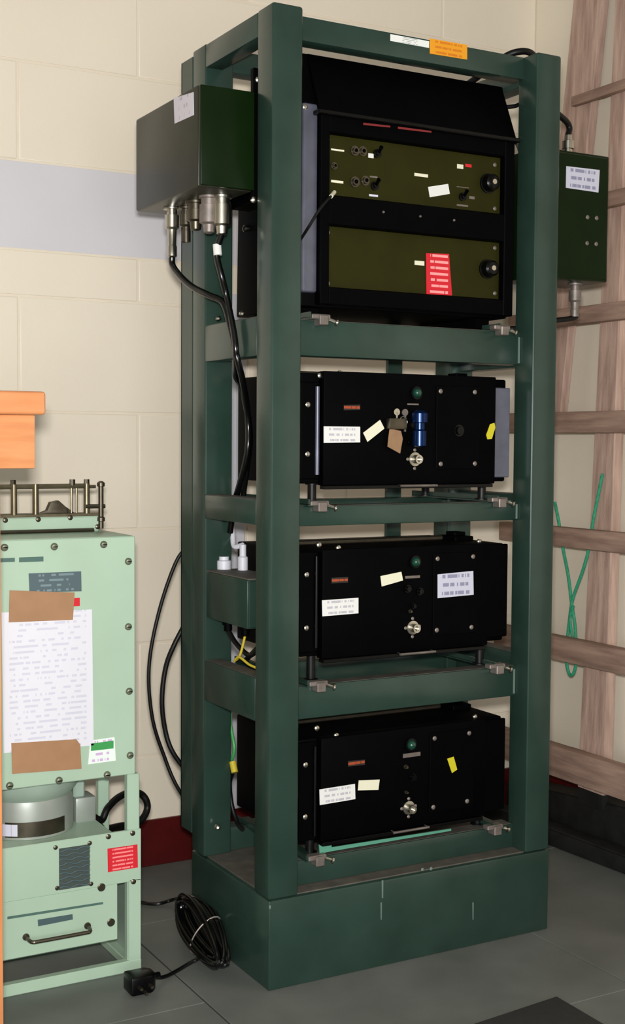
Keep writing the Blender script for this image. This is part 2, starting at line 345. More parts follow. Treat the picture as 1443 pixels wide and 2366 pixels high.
def toggle(u, v, p):
    c = PY(u, v, OY)
    k = obj('toggle_switch', lathe(c, (0, -1, 0), [(0, .010), (.004, .010), (.005, .006), (.010, .006)], 12), 'blackg', p)
    obj('lever', cyl(c+Vector((0, -.008, 0)), c+Vector((0, -.02, .012)), .003, 8, .0045), 'black', k)
toggle(864, 430, pu); toggle(1067, 455, pu); toggle(870, 355, pu)
for u, v, r in ((818, 349, .011), (836, 350, .011), (818, 421, .012), (842, 418, .011), (770, 384, .008)):
    c = PY(u, v, OY); s = obj('socket', lathe(c, (0, -1, 0), [(0, r), (.004, r), (.004, r*.7), (.009, r*.65)], 16), 'steel', pu)
    obj('socket_hole', lathe(c+Vector((0, -.009, 0)), (0, -1, 0), [(0, r*.4), (.0006, r*.4)], 10), 'black', s)
for u, v, w, h, m in ((779, 347, 30, 8, 'ivory'), (778, 420, 28, 9, 'ivory'), (862, 409, 18, 6, 'zinc'), (862, 452, 20, 7, 'lilac'), (972, 405, 31, 11, 'ivory'), (1068, 433, 28, 5, 'zinc'), (1067, 475, 26, 7, 'zinc'), (1089, 457, 12, 8, 'zinc'), (856, 360, 12, 12, 'white'), (1062, 385, 14, 12, 'ivory'), (1081, 383, 14, 9, 'red')):
    rect_px('panel_marking', u-w/2, v-h/2, u+w/2, v+h/2, OY, m, pu)
plate_px('sticker', ((988, 432), (1034, 425), (1038, 448), (992, 456)), 1, OY, 'white', pu, label='blank white sticker')
rect_px('panel_marking', 957, 602, 979, 614, OY, 'ivory', pl)
plate_px('warning_sticker', ((983, 585), (1036, 587), (1043, 683), (984, 680)), 1, OY-.0012, 'labred', pl, .0014, label='red warning sticker with white print')
for u, v in ((885, 490), (970, 500), (1048, 509)): screw_y(PY(u, v, .036), .003, rc)
tag(obj('patch_cable', join(tube([PY(766, 452, .034), PY(756, 462, .02), PY(735, 488, .012), PY(712, 525, .02), PX(690, 560, .10)], .0032, 8)), 'rubber', org=PY(766, 452, .034)), 'thin black patch lead plugged into the upper olive panel', 'cable')
obj('patch_plug', join(cyl(PY(772, 444, .053), PY(764, 454, .03), .0045, 10)), 'ivory', bpy.data.objects['patch_cable']).name = 'plug'
obj('case_bolt', lathe(PX(585, 463, X0), (-1, 0, 0), [(0, .008), (.004, .008), (.007, .003)], 10), 'metal', rc)
obj('case_bolt', lathe(PX(567, 528, X0), (-1, 0, 0), [(0, .008), (.004, .008), (.007, .003)], 10), 'metal', rc)
# ------------------------------------------------------------------ three black transmitter units
def unit(zb, zt, ez0, ez1, label, ear, px, rightx):
    t = thing('transmitter_unit', (.384, .21, zb), label, 'radio unit', 'black transmitter units in the rack')
    FP = .034
    obj('case_body', bxm(X0, X1, .06, .375, zb+.012, zt-.004, .004, 2), 'black', t)
    fp = obj('front_panel', bxm(.147, rightx, FP, .06, zb+.008, zt, .003, 2), 'black', t)
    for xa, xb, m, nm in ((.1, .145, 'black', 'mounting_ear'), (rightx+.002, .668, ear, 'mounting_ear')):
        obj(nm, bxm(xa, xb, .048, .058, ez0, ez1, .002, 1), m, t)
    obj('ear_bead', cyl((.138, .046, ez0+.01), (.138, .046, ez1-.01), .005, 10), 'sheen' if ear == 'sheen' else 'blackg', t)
    for z in (ez1-.05, ez0+.055): screw_y(Vector((.115, .048, z)), .006, t, 'metal')
    obj('bottom_lip', bxm(.147, rightx-.012, FP-.008, .05, zb, zb+.008, .001, 1), 'blackg', t)
    for xc in (.15, .618):
        for yc in (.09, .33): obj('shock_mount', lathe((xc, yc, zb-px['gap']), (0, 0, 1), [(0, .017), (.003, .017), (.004, .010), (px['gap']+.008, .010), (px['gap']+.009, .016), (px['gap']+.014, .016)], 14), 'rubber', t)
    for u, v in px['top']: obj('top_screw', lathe(PY(u, v, .05)+Vector((0, 0, 0)), (0, -1, 0), [(0, .006), (.005, .006), (.007, .003)], 10), 'metal', t)
    # top carrying flange seen from above
    obj('top_bar', join(bxm(X0+.01, .585, .20, .222, zt-.004, zt+.008, .003, 1)), 'steel', t)
    obj('top_latch', join(bxm(.60, .655, .17, .25, zt-.006, zt+.006, .002, 1), bxm(.612, .645, .19, .23, zt+.006, zt+.016, .002, 1)), 'black', t)
    # right-hand cover with four screws
    q = px['sub']; c0 = [PY(u, v, FP) for u, v in q]
    sp = obj('side_cover', bxm(min(c.x for c in c0)-.012, max(c.x for c in c0)+.012, FP-.003, FP, min(c.z for c in c0)-.012, max(c.z for c in c0)+.012, .001, 1), 'black', fp)
    SY = FP-.003
    for u, v in q: screw_y(PY(u, v, SY), .0055, fp)
    c = PY(*px['lamp'], FP); obj('lamp_bezel', lathe(c, (0, -1, 0), [(0, .015), (.005, .015), (.006, .011)], 18), 'blackg', fp)
    obj('indicator_lamp', lathe(c+Vector((0, -.0055, 0)), (0, -1, 0), [(0, .0112), (.004, .0105), (.009, .007), (.011, .002)], 18), 'green', fp, label='green indicator lens')
    c = PY(*px['conn'], FP)
    k = obj('coaxial_connector', join(lathe(c, (0, -1, 0), [(0, .016), (.003, .016), (.004, .010), (.02, .010), (.02, .006), (.012, .006)], 18)), 'metal', fp)
    for dx, dz in ((-.019, 0), (.019, .002), (0, .021), (0, -.021)): screw_y(c+Vector((dx, 0, dz)), .004, fp, 'zinc')
    u, v, w = px['bar']; a, b = PY(u, v, FP-.009), PY(u+w, v-px.get('bdy', 0), FP-.009)
    obj('bottom_handle', join(cyl((a.x, FP-.012, zb+.006), (b.x, FP-.012, zb+.006), .0028, 8), cyl((a.x+.003, FP-.012, zb+.006), (a.x+.003, FP+.002, zb+.006), .0028, 8), cyl((b.x-.003, FP-.012, zb+.006), (b.x-.003, FP+.002, zb+.006), .0028, 8)), 'zinc', fp)
    plate_px('type_plate', px['orange'], 1, FP, 'laborange', fp, label='small orange type plate')
    for nm, cs, m, lb in px['lab']: plate_px(nm, cs, 1, SY if nm == 'cover_label' else FP, m, fp, label=lb)
    # row of small dark sockets between lamp and connector
    for u, v, r in px['soc']:
        c = PY(u, v, FP); obj('socket', lathe(c, (0, -1, 0), [(0, r), (.004, r), (.004, r*.72), (.010, r*.68)], 14), 'steel' if r < .006 else 'blackg', fp)
    u, v, w = px['txt']; rect_px('panel_marking', u, v-2, u+w, v+2, FP, 'zinc', fp)
    return t
def q4(u0, v0, u1, v1, s=0): return ((u0, v0+s), (u1, v0), (u1, v1-s), (u0, v1))
U2 = dict(gap=.032, top=((737, 868), (783, 862)), sub=((1017, 904), (1096, 906), (1017, 1072), (1096, 1071)), lamp=(960, 908), conn=(957, 1061), bar=(924, 1101, 84),
          orange=((793, 936), (831, 935), (831, 947), (793, 948)), lab=(('label', ((747, 985), (831, 986), (831, 1022), (747, 1023)), 'lab2', 'white printed label'), ('label', ((838, 1000), (877, 970), (887, 990), (848, 1021)), 'ivory', 'tilted ivory label'), ('yellow_tag', ((1125, 1015), (1122, 1005), (1131, 980), (1141, 977), (1143, 988), (1135, 1014)), 'yellow', 'small yellow tag')),
          soc=((1058, 995, .014), (945, 1022, .006)), txt=(940, 934, 26))
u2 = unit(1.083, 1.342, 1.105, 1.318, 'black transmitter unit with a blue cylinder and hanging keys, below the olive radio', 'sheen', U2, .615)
U3 = dict(gap=.047, top=((735, 1259), (780, 1266), (1105, 1251)), sub=((1010, 1291), (1092, 1286), (1008, 1456), (1088, 1449)), lamp=(957, 1298), conn=(952, 1450), bar=(922, 1495, 82),  bdy=4,
          orange=((765, 1335), (803, 1333), (803, 1346), (765, 1348)), lab=(('label', ((743, 1387), (827, 1381), (827, 1417), (744, 1424)), 'lab2', 'white printed label'), ('label', ((878, 1331), (926, 1321), (930, 1341), (881, 1355)), 'ivory', 'tilted ivory label'), ('cover_label', ((1010, 1327), (1092, 1319), (1093, 1374), (1010, 1382)), 'labhand', 'lilac white label with handwriting')),
          soc=((940, 1360, .009), (968, 1366, .009), (953, 1400, .006), (945, 1412, .004)), txt=(935, 1333, 34))
unit(.699, .95, .722, .945, 'black transmitter unit with a large handwritten label, beside the green switch box', 'black', U3, .60)
U4 = dict(gap=.031, top=((730, 1682), (775, 1699), (1095, 1656)), sub=((1003, 1706), (1083, 1694), (1000, 1865), (1078, 1851)), lamp=(947, 1720), conn=(943, 1866), bar=(907, 1909, 82), bdy=9,
          orange=((803, 1758), (842, 1755), (842, 1767), (803, 1771)), lab=(('label', ((737, 1824), (819, 1811), (820, 1846), (738, 1860)), 'lab2', 'white printed label'), ('label', ((828, 1803), (876, 1801), (873, 1825), (826, 1826)), 'ivory', 'small ivory label'), ('cover_label', ((1032, 1753), (1047, 1748), (1055, 1778), (1043, 1786)), 'yellow', 'small yellow tag')),
          soc=((935, 1771, .005), (936, 1830, .004), (952, 1795, .009)), txt=(930, 1744, 40))
unit(.289, .53, .3, .522, 'black transmitter unit with a yellow tag, standing lowest in the rack', 'black', U4, .60)
# blue cylinder plugged into the middle unit, and the keys beside it
bl = thing('blue_terminator', PY(968, 1028, .02), 'shiny blue cylinder standing out from the black unit above a silver connector', 'connector')
c = PY(969, 990, .012)
obj('barrel', lathe(c+Vector((0, 0, -.042)), (0, 0, 1), [(0, .010), (.003, .016), (.036, .016), (.040, .012), (.054, .012)], 20), 'blue', bl)
obj('collar', lathe(c+Vector((0, 0, .012)), (0, 0, 1), [(0, .012), (.002, .019), (.022, .019), (.026, .014), (.03, .008)], 20), 'blue', bl)
obj('elbow', cyl(c+Vector((0, 0, .008)), c+Vector((0, .024, .008)), .009, 12), 'steel', bl)
ky = thing('key_bunch', PY(915, 1040, .026), 'bunch of steel keys with a brown card tag hung on the black unit', 'keys')
obj('key_ring', tube([PY(930, 975, .022)+Vector((.010*math.cos(a*math.pi/5), -.002, .012*math.sin(a*math.pi/5))) for a in range(10)], .0012, 6, 4, True), 'metal', ky)
obj('key', join(lathe(PY(915, 952, .03), (0, -1, 0), [(0, .008), (.003, .008)], 14), bxm(PY(915, 952, .03).x-.002, PY(915, 952, .03).x+.002, .027, .03, PY(915, 975, .03).z-.012, PY(915, 952, .03).z)), 'metal', ky)
obj('key', join(lathe(PY(934, 953, .03), (0, -1, 0), [(0, .008), (.003, .008)], 14), bxm(PY(934, 953, .03).x-.002, PY(934, 953, .03).x+.002, .026, .0295, PY(930, 985, .03).z-.012, PY(934, 953, .03).z)), 'zinc', ky)
obj('lock_body', join(bxm(PY(898, 985, .02).x, PY(940, 985, .02).x, .018, .033, PY(915, 992, .02).z, PY(915, 966, .02).z, .003, 2)), 'steel', ky)
obj('card_tag', prism([PY(u, v, .024) for u, v in ((900, 990), (926, 996), (930, 1014), (924, 1048), (895, 1032), (897, 1012))], (0, .0015, 0)), 'tagbrown', ky, label='brown card tag')
# ------------------------------------------------------------------ junction box on the rack's left side
lb = thing('junction_box', (-.064, .26, 1.722), 'green junction box hung on the left side of the rack with cable connectors below', 'junction box')
obj('box_body', bxm(-.128, -.001, .092, .445, 1.722, 1.934, .005, 2), 'boxgreen', lb)
obj('end_plate', bxm(-.127, -.001, .08, .092, 1.724, 1.932, .003, 2), 'boxfront', lb, label='deep green end plate')
plate_px('label', ((402, 227), (447, 213), (448, 266), (404, 286)), 0, -.128, 'labside', lb, label='pale lilac label')
obj('mounting_bracket', join(bxm(-.002, .10, .085, .10, 1.70, 1.985, .002, 1), bxm(.0475, .0975, .10, .30, 1.72, 1.90, .002, 1)), 'black', lb)
for u, v in ((595, 185), (585, 462)): obj('bolt', lathe(PY(u, v, .085), (0, -1, 0), [(0, .007), (.005, .007), (.008, .003)], 10), 'metal', lb)
def nconn(p, parent, ln=.11, m='metal', s=1.0):
    return obj('connector', lathe(p, (0, 0, -1), [(0, .020*s), (.004, .020*s), (.005, .012*s), (.016, .012*s), (.017, .0165*s), (.045*s, .0165*s), (.05*s, .011*s), (.085*s, .010*s), (.088*s, .0115*s), (ln*s, .0115*s), (ln*s+.004, .006*s)], 18), m, parent)
CP = [PX(397, 455, -.075), PX(430, 470, -.05), PX(483, 448, -.062), PX(512, 450, -.04), PX(452, 456, -.062)]
for p in CP: p.z = 1.7215
nconn(CP[0], lb); nconn(CP[1], lb, .06, 'steel', .9); 
for p, m, L_ in ((CP[2], 'zinc', .078), (CP[3], 'metal', .082), (CP[4], 'steel', .062)):
    obj('connector', lathe(p, (0, 0, -1), [(0, .023), (.005, .023), (.006, .018), (.018, .018), (.019, .0215), (L_-.02, .0215), (L_-.016, .014), (L_, .012), (L_+.003, .006)], 20), m, lb)
def cable(name, pts, r, label, m='rubberg', n=10, cat='cable', group=None):
    return tag(obj(name, tube(pts, r, 10, n), m, org=Vector(pts[0])), label, cat, group)
e0 = CP[0]+Vector((0, 0, -.112)); e2 = CP[3]+Vector((0, 0, -.08))
cable('coaxial_cable', [e0, e0+Vector((.001, -.003, -.02)), PX(418, 640, -.07), PX(446, 664, -.06), PX(482, 682, -.045), PX(515, 700, -.026), PX(533, 760, -.018), PX(548, 830, -.012), PX(560, 880, .012), PX(572, 960, .06), PX(572, 1040, .062), PX(556, 1110, .06), PX(541, 1165, .06), PX(531, 1230, .062)], .0075,
      'black coaxial cable curving down from the outermost connector of the green junction box')
cable('coaxial_cable', [e2, PX(500, 585, -.045), PX(512, 640, -.035), PX(524, 690, -.02), PX(541, 775, -.018), PX(545, 830, -.012), PX(545, 870, .02), PX(560, 900, .062), PX(577, 1000, .085), PX(570, 1080, .085), PX(562, 1140, .085), PX(560, 1180, .085)], .0072,
      'straight black coaxial cable with a white marker sleeve beside the front post')
obj('marker_sleeve', cyl(PX(501, 565, -.045), PX(503, 590, -.044), .0095, 12), 'white', bpy.data.objects['coaxial_cable.001'])
# ------------------------------------------------------------------ box on the rack's right side
rb = thing('terminal_box', (.88, .16, 1.592), 'dark green terminal box with a white label on the right side of the rack', 'junction box')
obj('box_body', bxm(W+.001, .992, .08, .24, 1.592, 1.905, .004, 2), 'boxfront', rb)
obj('box_lid', bxm(W+.012, .986, .076, .08, 1.598, 1.899, .002, 1), 'boxfront', rb)
plate_px('label', ((1307, 384), (1384, 393), (1381, 445), (1306, 434)), 1, .076, 'labhand', rb, label='white label with handwriting')
for u, v in ((1356, 502), (1377, 504), (1355, 562), (1376, 564)): screw_y(PY(u, v, .076), .0055, rb, 'zinc')
p = PY(1311, 350, .14); p.z = 1.905
obj('connector', lathe(p, (0, 0, 1), [(0, .016), (.004, .016), (.005, .011), (.02, .011), (.021, .015), (.04, .015), (.042, .010), (.055, .009)], 16), 'metal', rb)
p2 = PY(1328, 650, .14); p2.z = 1.592
nconn(p2, rb, .07, 'zinc', .95)
pt = p+Vector((0, 0, .055))
cable('antenna_cable', [pt, pt+Vector((-.003, .0, .03)), Vector((.80, .11, 2.03)), Vector((.775, .10, 2.10)), Vector((W-.02, .085, 2.122)), Vector((W-.06, .08, 2.122)), Vector((W-P-.02, .11, 2.108)), Vector((W-P-.06, .20, 2.06)), Vector((.62, .30, 2.045))], .008, 'black cable looped over the top of the right front post', 'rubber')
pb = p2+Vector((0, 0, -.066))
cable('antenna_cable', [pb, pb+Vector((-.002, 0, -.02)), Vector((.835, .15, 1.49)), Vector((.79, .17, 1.475)), Vector((.72, .20, 1.475)), Vector((.68, .25, 1.50))], .007, 'short black cable leaving the bottom of the terminal box', 'rubber')
cable('link_cable', [Vector((.664, .08, 1.985)), Vector((.69, .075, 1.990)), Vector((.73, .08, 2.005)), Vector((.775, .10, 1.99)), Vector((.80, .12, 1.95)), Vector((.81, .125, 1.90))], .005, 'thin black link cable from the hood past the right post', 'rubber')
cable('link_cable', [Vector((.664, .085, 1.92)), Vector((.68, .08, 1.922)), Vector((.70, .09, 1.915)), Vector((.74, .12, 1.90)), Vector((.77, .15, 1.88))], .004, 'thin pale link cable between the radio case and the terminal box', 'zinc')
# ------------------------------------------------------------------ switch box inside the left side of the rack
sb = thing('switch_box', (.05, .25, .772), 'small green switch box fixed inside the rack beside the handwritten unit', 'switch box')
obj('box_body', bxm(.004, .092, .118, .335, .772, .882, .004, 2), 'rack', sb)
obj('box_lid', bxm(.006, .09, .112, .118, .776, .878, .001, 1), 'rack', sb)
obj('top_cover', bxm(.002, .094, .11, .337, .882, .885, .001, 1), 'dust', sb)
for x, y in ((.04, .2), (.04, .29), (.06, .15)): obj('cable_gland', lathe((x, y, .772), (0, 0, -1), [(0, .014), (.012, .014), (.013, .010), (.026, .010), (.028, .006)], 14), 'black', sb)
p = PX(517, 1310, .05); p.z = .885
obj('white_gland', join(lathe(p, (0, 0, 1), [(0, .017), (.02, .017), (.022, .012), (.03, .012)], 16), lathe(p+Vector((.03, -.04, 0)), (0, 0, 1), [(0, .012), (.03, .012), (.034, .008), (.06, .008)], 16)), 'trunk', sb)
cable('white_cable', [Vector((p.x+.03, p.y-.04, .944)), PX(541, 1262, .07), PX(537, 1235, .075), PX(534, 1215, .075), PX(532, 1190, .075)], .0065, 'short white cable rising from the switch box behind the side rail', 'trunk')
cable('earth_wire', [Vector((.06, .15, .746)), Vector((.066, .13, .72)), Vector((.066, .112, .69)), Vector((.06, .12, .665)), Vector((.055, .15, .656))], .0035, 'green earth wire looping below the switch box', 'greenwire', cat='wire')
cable('earth_wire', [Vector((.04, .2, .746)), Vector((.035, .215, .70)), Vector((.03, .235, .682)), Vector((.03, .21, .695)), Vector((.035, .17, .684)), Vector((.04, .14, .68))], .003, 'yellow wire looping below the switch box', 'yellowwire', cat='wire')
cable('black_lead', [Vector((.04, .29, .746)), Vector((.045, .26, .72)), Vector((.05, .21, .70)), Vector((.05, .18, .705)), Vector((.05, .16, .72)), Vector((.055, .20, .70)), Vector((.06, .24, .68))], .006, 'tangle of black lead hanging below the switch box', 'rubber')
p = PX(532, 1670, .075)
cable('earth_wire', [p+Vector((0, 0, .06)), p, PX(541, 1730, .075), PX(532, 1762, .075)], .004, 'green earth wire hanging beside the lowest unit', 'greenwire', cat='wire')
obj('yellow_terminal', cyl(PX(537, 1760, .075), PX(542, 1785, .075), .0085, 12), 'yellowwire', bpy.data.objects['earth_wire.002']).name = 'terminal'
cable('black_lead', [PX(536, 1786, .078), PX(530, 1810, .08), PX(535, 1860, .082), PX(548, 1900, .085), PX(560, 1915, .08)], .006, 'black lead dropping beside the lowest unit to the base', 'rubber')
# ------------------------------------------------------------------ cables behind the rack
cable('loop_cable', [Vector((.03, .485, .93)), PY(408, 1295, .49), PY(368, 1410, .5), PY(344, 1540, .5), PY(352, 1660, .5), PY(382, 1755, .5), PY(406, 1812, .49), Vector((.03, .485, .28))], .0045, 'thin black cable bowing far out behind the rack over the cream wall', 'rubber')
cable('loop_cable', [Vector((.03, .485, .76)), PY(402, 1490, .49), PY(382, 1545, .5), PY(374, 1620, .5), PY(382, 1690, .5), PY(400, 1740, .49), Vector((.03, .485, .36))], .006, 'thicker black cable bowing slightly out behind the rack', 'rubber')
tr = thing('cable_trunking', (.357, WY-.02, 0), 'white plastic cable trunking running up the wall behind the rack', 'trunking')
obj('trunking_body', bxm(.335, .379, WY-.022, WY-.001, .132, 1.60, .002, 1), 'trunk', tr)
obj('trunking_lid', bxm(.338, .376, WY-.025, WY-.022, .132, 1.60, .001, 1), 'trunk', tr)
# ------------------------------------------------------------------ mains lead hank on the floor
ml = thing('mains_lead', (-.06, .3, 0), 'black mains lead tied in a hank with a three pin plug on the floor', 'power cord')
rng = random.Random(3); hank = []
E1, E2 = PZ(430, 2092, .065), PZ(512, 2218, .045); E1.x = min(E1.x, -.005); E2.x = min(E2.x, -.035); HC = (E1+E2)/2; HA = (E1-E2); HL = HA.length/2+.012; HA.normalize()
SD = Vector((HA.y, -HA.x, 0)).normalized(); HU = (SD*.5+Vector((0, 0, .86))).normalized()
for k in range(16):
    A = HL+rng.uniform(-.02, .016); B = .036+rng.uniform(-.016, .008); o_ = SD*rng.uniform(-.018, .012)+Vector((0, 0, rng.uniform(-.004, .006)))+HA*rng.uniform(-.012, .012); pts = []
    tw = rng.uniform(-.5, .5); hu = (HU+SD*tw).normalized()
    for i in range(14):
        a = 2*math.pi*i/14; p = HC+o_+HA*(A*math.cos(a))+hu*(B*math.sin(a)*(1+.2*math.cos(a)))
        p.z = max(p.z, .006); pts.append(p)
    hank.append(tube(pts, .0043, 8, 4, True))
obj('hank', join(*hank), 'rubberg', ml)
obj('tie', tube([HC-HA*.02+SD*(.028*math.cos(a*math.pi/5))+HU*(.046*math.sin(a*math.pi/5)) for a in range(10)], .002, 6, 4, True), 'zinc', ml)
PLG = PZ(322, 2272, .02)
obj('lead', tube([HC-HA*.10-SD*.02+Vector((0, 0, -.01)), PZ(450, 2218, .02), PZ(405, 2245, .006), PZ(375, 2258, .008), PLG+Vector((.03, .012, .004))], .0045, 8), 'rubberg', ml)
obj('lead', tube([HC+HA*(HL-.02), PZ(412, 2078, .03), PZ(395, 2080, .012), PZ(365, 2088, .006), PZ(330, 2086, .006), PZ(290, 2075, .006), PZ(230, 2060, .006)], .0045, 8), 'rubberg', ml)
pg = prism([PLG+Vector(v) for v in ((-.028, -.026, -.016), (.020, -.026, -.016), (.032, -.014, -.016), (.032, .014, -.016), (.020, .026, -.016), (-.028, .026, -.016))], (0, 0, .040), .005)
plug = obj('plug', pg, 'blackg', ml)
obj('cord_grip', cyl(PLG+Vector((.026, .008, .004)), PLG+Vector((.052, .016, .004)), .009, 12, .006), 'blackg', plug)
for dx, dz in ((-.012, .004), (.012, .004), (0, -.008)): obj('pin', bxm(PLG.x+dx-.003, PLG.x+dx+.003, PLG.y-.044, PLG.y-.024, PLG.z+dz-.002, PLG.z+dz+.003), 'steel', plug)
# ------------------------------------------------------------------ mint green transmitter on the left
MY = .244
mt = thing('mint_transmitter', (-.392, .36, 0), 'mint green radio transmitter standing on the floor left of the rack', 'transmitter')
ML, MR = -.575, -.209
obj('upper_case', bxm(ML, MR, MY+.004, .455, .444, .9785, .006, 2), 'mint', mt)
up = obj('upper_front', bxm(ML, MR, MY, MY+.006, .446, .9765, .002, 1), 'mint', mt)
for u, v in ((10, 1265), (125, 1263), (239, 1258), (296, 1297), (296, 1448), (298, 1597), (300, 1745), (247, 1790), (136, 1803), (22, 1815)):
    c = PY(u, v, MY); s = obj('captive_screw', lathe(c, (0, -1, 0), [(0, .008), (.002, .008), (.003, .0068), (.006, .0062), (.007, .0045)], 14), 'mscrew', up)
    obj('screw_slot', bxm(c.x-.005, c.x+.005, MY-.0072, MY-.006, c.z-.001, c.z+.001), 'black', s)
rect_px('slot', 0, 1290, 34, 1298, MY, 'dkslot', up); rect_px('slot', 44, 1288, 100, 1297, MY, 'dkslot', up)
plate_px('name_plate', ((66, 1325), (187, 1320), (188, 1366), (68, 1369)), 1, MY, 'plate', up, label='slate grey engraved name plate')
plate_px('green_sticker', ((208, 1711), (264, 1703), (267, 1757), (203, 1766)), 1, MY, 'labgreen', up, label='white sticker with a green bar')
plate_px('sticker_bar', ((210, 1718), (262, 1711), (262, 1729), (210, 1735)), 1, MY-.0012, 'greenwire', up, .0008)
ps = thing('paper_sheet', PY(110, 1570, MY-.003), 'printed white sheet held by two brown tape strips on the mint transmitter', 'paper')
plate_px('sheet', ((3, 1415), (212, 1408), (216, 1722), (8, 1740)), 1, MY-.0012, 'paper', ps, .0008)
plate_px('tape_strip', ((22, 1364), (172, 1369), (168, 1432), (20, 1438)), 1, MY-.002, 'brown', ps, .0012)
plate_px('tape_strip', ((26, 1717), (176, 1708), (185, 1720), (188, 1776), (28, 1788)), 1, MY-.002, 'brown', ps, .0012)
rect_px('red_corner', 168, 1382, 184, 1400, MY-.0005, 'red', up)
# top deck box and terminal cage
obj('deck_box', bxm(-.56, -.235, .40, .455, .978, 1.014, .003, 1), 'mint', mt)
for u, v in ((88, 1200), (162, 1196), (12, 1202), (225, 1217)): screw_y(PY(u, v, .40), .006, mt, 'steel')
obj('deck_shadow_line', cyl((-.56, .397, .982), (-.25, .397, .982), .005, 8), 'steel', mt)  # dark rod drawn as the shadow line under the deck box
cg = obj('terminal_cage', join(bxm(-.56, -.228, .405, .447, 1.012, 1.021, .001, 1), cyl((-.56, .41, 1.083), (-.262, .41, 1.083), .0055, 8), cyl((-.56, .44, 1.08), (-.23, .44, 1.08), .004, 8)), 'bronze', mt, label='bronze terminal cage on the top')
for u in (32, 82, 200): 
    c = PY(u, 1150, .41); obj('cage_post', cyl((c.x, .41, 1.02), (c.x, .41, 1.088), .0072, 12), 'bronze', cg)
for u in (165, 177): 
    c = PY(u, 1150, .41); obj('cage_rod', cyl((c.x, .41, 1.02), (c.x, .41, 1.085), .0024, 8), 'bronze', cg)
for u in (30, 167, 200): 
    c = PY(u, 1116, .41); obj('cage_nut', cyl((c.x, .41, 1.084), (c.x, .41, 1.098), .0065, 6), 'steel', cg)
c = PY(233, 1155, .40); obj('end_post', join(cyl((c.x, .40, .985), (c.x, .40, 1.09), .006, 12), lathe((c.x, .40, 1.08), (0, 0, 1), [(0, .004), (.002, .009), (.010, .009), (.014, .004)], 12), lathe((c.x, .40, 1.0), (0, 0, 1), [(0, .004), (.002, .009), (.010, .009), (.014, .004)], 12), cyl((c.x-.035, .405, 1.036), (c.x+.01, .40, 1.036), .005, 8)), 'steel', cg)
c = PY(130, 1180, .42); obj('terminal_block', prism([(c.x-.04, .42, 1.02), (c.x-.02, .42, 1.028), (c.x-.012, .42, 1.046), (c.x+.006, .42, 1.05), (c.x+.022, .42, 1.036), (c.x+.045, .42, 1.02)], (0, .02, 0), .001), 'steel', cg)
obj('inner_side_panel', bxm(-.206, -.2, MY+.02, .43, .02, .205), 'mintd', mt)
# open middle with blower
for x0, x1 in ((-.228, -.199), (-.585, -.556)): obj('upright', bxm(x0, x1, MY, MY+.02, .0, .446, .002, 1), 'mint', mt)
for x0, x1 in ((-.228, -.201), (-.585, -.558)): obj('rear_upright', bxm(x0, x1, .43, .45, .0, .446, .002, 1), 'mint', mt)
bc = Vector((-.415, .385, 0))
obj('blower_flange', lathe(bc+Vector((0, 0, .446)), (0, 0, -1), [(0, .118), (.022, .118), (.04, .105), (.046, .10)], 40), 'mintd', mt)
bw = obj('blower_motor', lathe(bc+Vector((0, 0, .404)), (0, 0, -1), [(0, .098), (.02, .104), (.085, .104), (.092, .09)], 40), 'grey', mt, label='round grey blower motor in the open middle')
def arc_plate(a0, a1, z0, z1, m, nm):
    bm = bmesh.new(); N = 10; vs = []
    for i in range(N+1):
        a = a0+(a1-a0)*i/N
        vs.append([bm.verts.new(bc+Vector((r*math.cos(a), r*math.sin(a), z))) for r, z in ((.1046, z0), (.1056, z0), (.1056, z1), (.1046, z1))])
    for p_, q_ in zip(vs, vs[1:]):
        for i in range(4): bm.faces.new((p_[i], p_[(i+1) % 4], q_[(i+1) % 4], q_[i]))
    bm.faces.new(vs[0]); bm.faces.new(vs[-1][::-1]); bmesh.ops.recalc_face_normals(bm, faces=bm.faces[:])
    obj(nm, bm, m, bw)
arc_plate(math.radians(228), math.radians(305), .325, .358, 'steel', 'rating_plate'); arc_plate(math.radians(222), math.radians(243), .328, .354, 'lilac', 'sticker')
obj('motor_terminal_box', bxm(-.308, -.258, .36, .42, .315, .375, .006, 2), 'grey', mt)
obj('motor_top_bracket', bxm(-.312, -.285, .36, .42, .375, .44, .004, 1), 'mintd', mt)
obj('hose', tube([Vector((-.262, .40, .325)), PY(233, 1895, .41), PY(248, 1868, .42), PY(270, 1845, .45), PY(296, 1832, .48), PY(322, 1833, .5), PY(337, 1848, .5), PY(340, 1868, .5), PY(330, 1890, .49), PY(310, 1905, .48), PY(280, 1908, .47), PY(240, 1913, .44), Vector((-.262, .41, .315))], .0085, 12), 'rubber', mt, label='thick black hose looping out behind the upright')
# lower drawer unit
obj('lower_case', bxm(-.56, -.255, MY+.004, .42, .082, .318, .004, 1), 'mint', mt)
lf = obj('lower_front', join(bxm(-.587, -.197, MY-.004, MY+.004, .205, .322, .0015, 1), bxm(-.587, -.253, MY-.004, MY+.004, .08, .205, .0015, 1)), 'mint', mt)
obj('foot_frame', join(bxm(-.587, -.197, MY-.006, MY+.014, 0, .026, .002, 1), bxm(-.226, -.197, MY-.004, MY+.014, .02, .21, .002, 1), bxm(-.587, -.56, MY-.004, MY+.014, .02, .21, .002, 1), bxm(-.226, -.199, MY, .45, 0, .02, .002, 1), bxm(-.585, -.558, MY, .45, 0, .02, .002, 1), bxm(-.585, -.199, .43, .45, 0, .02, .002, 1)), 'mint', mt)
LF = MY-.004
plate_px('drawer_gap', ((17, 2118), (238, 2084), (238, 2089), (17, 2124)), 1, LF, 'dkslot', lf, .0006)
vg = rect_px('vent_grille', 136, 1961, 207, 2045, LF, 'hole', lf, .001)
a, b = PY(136, 1961, LF), PY(207, 2045, LF)
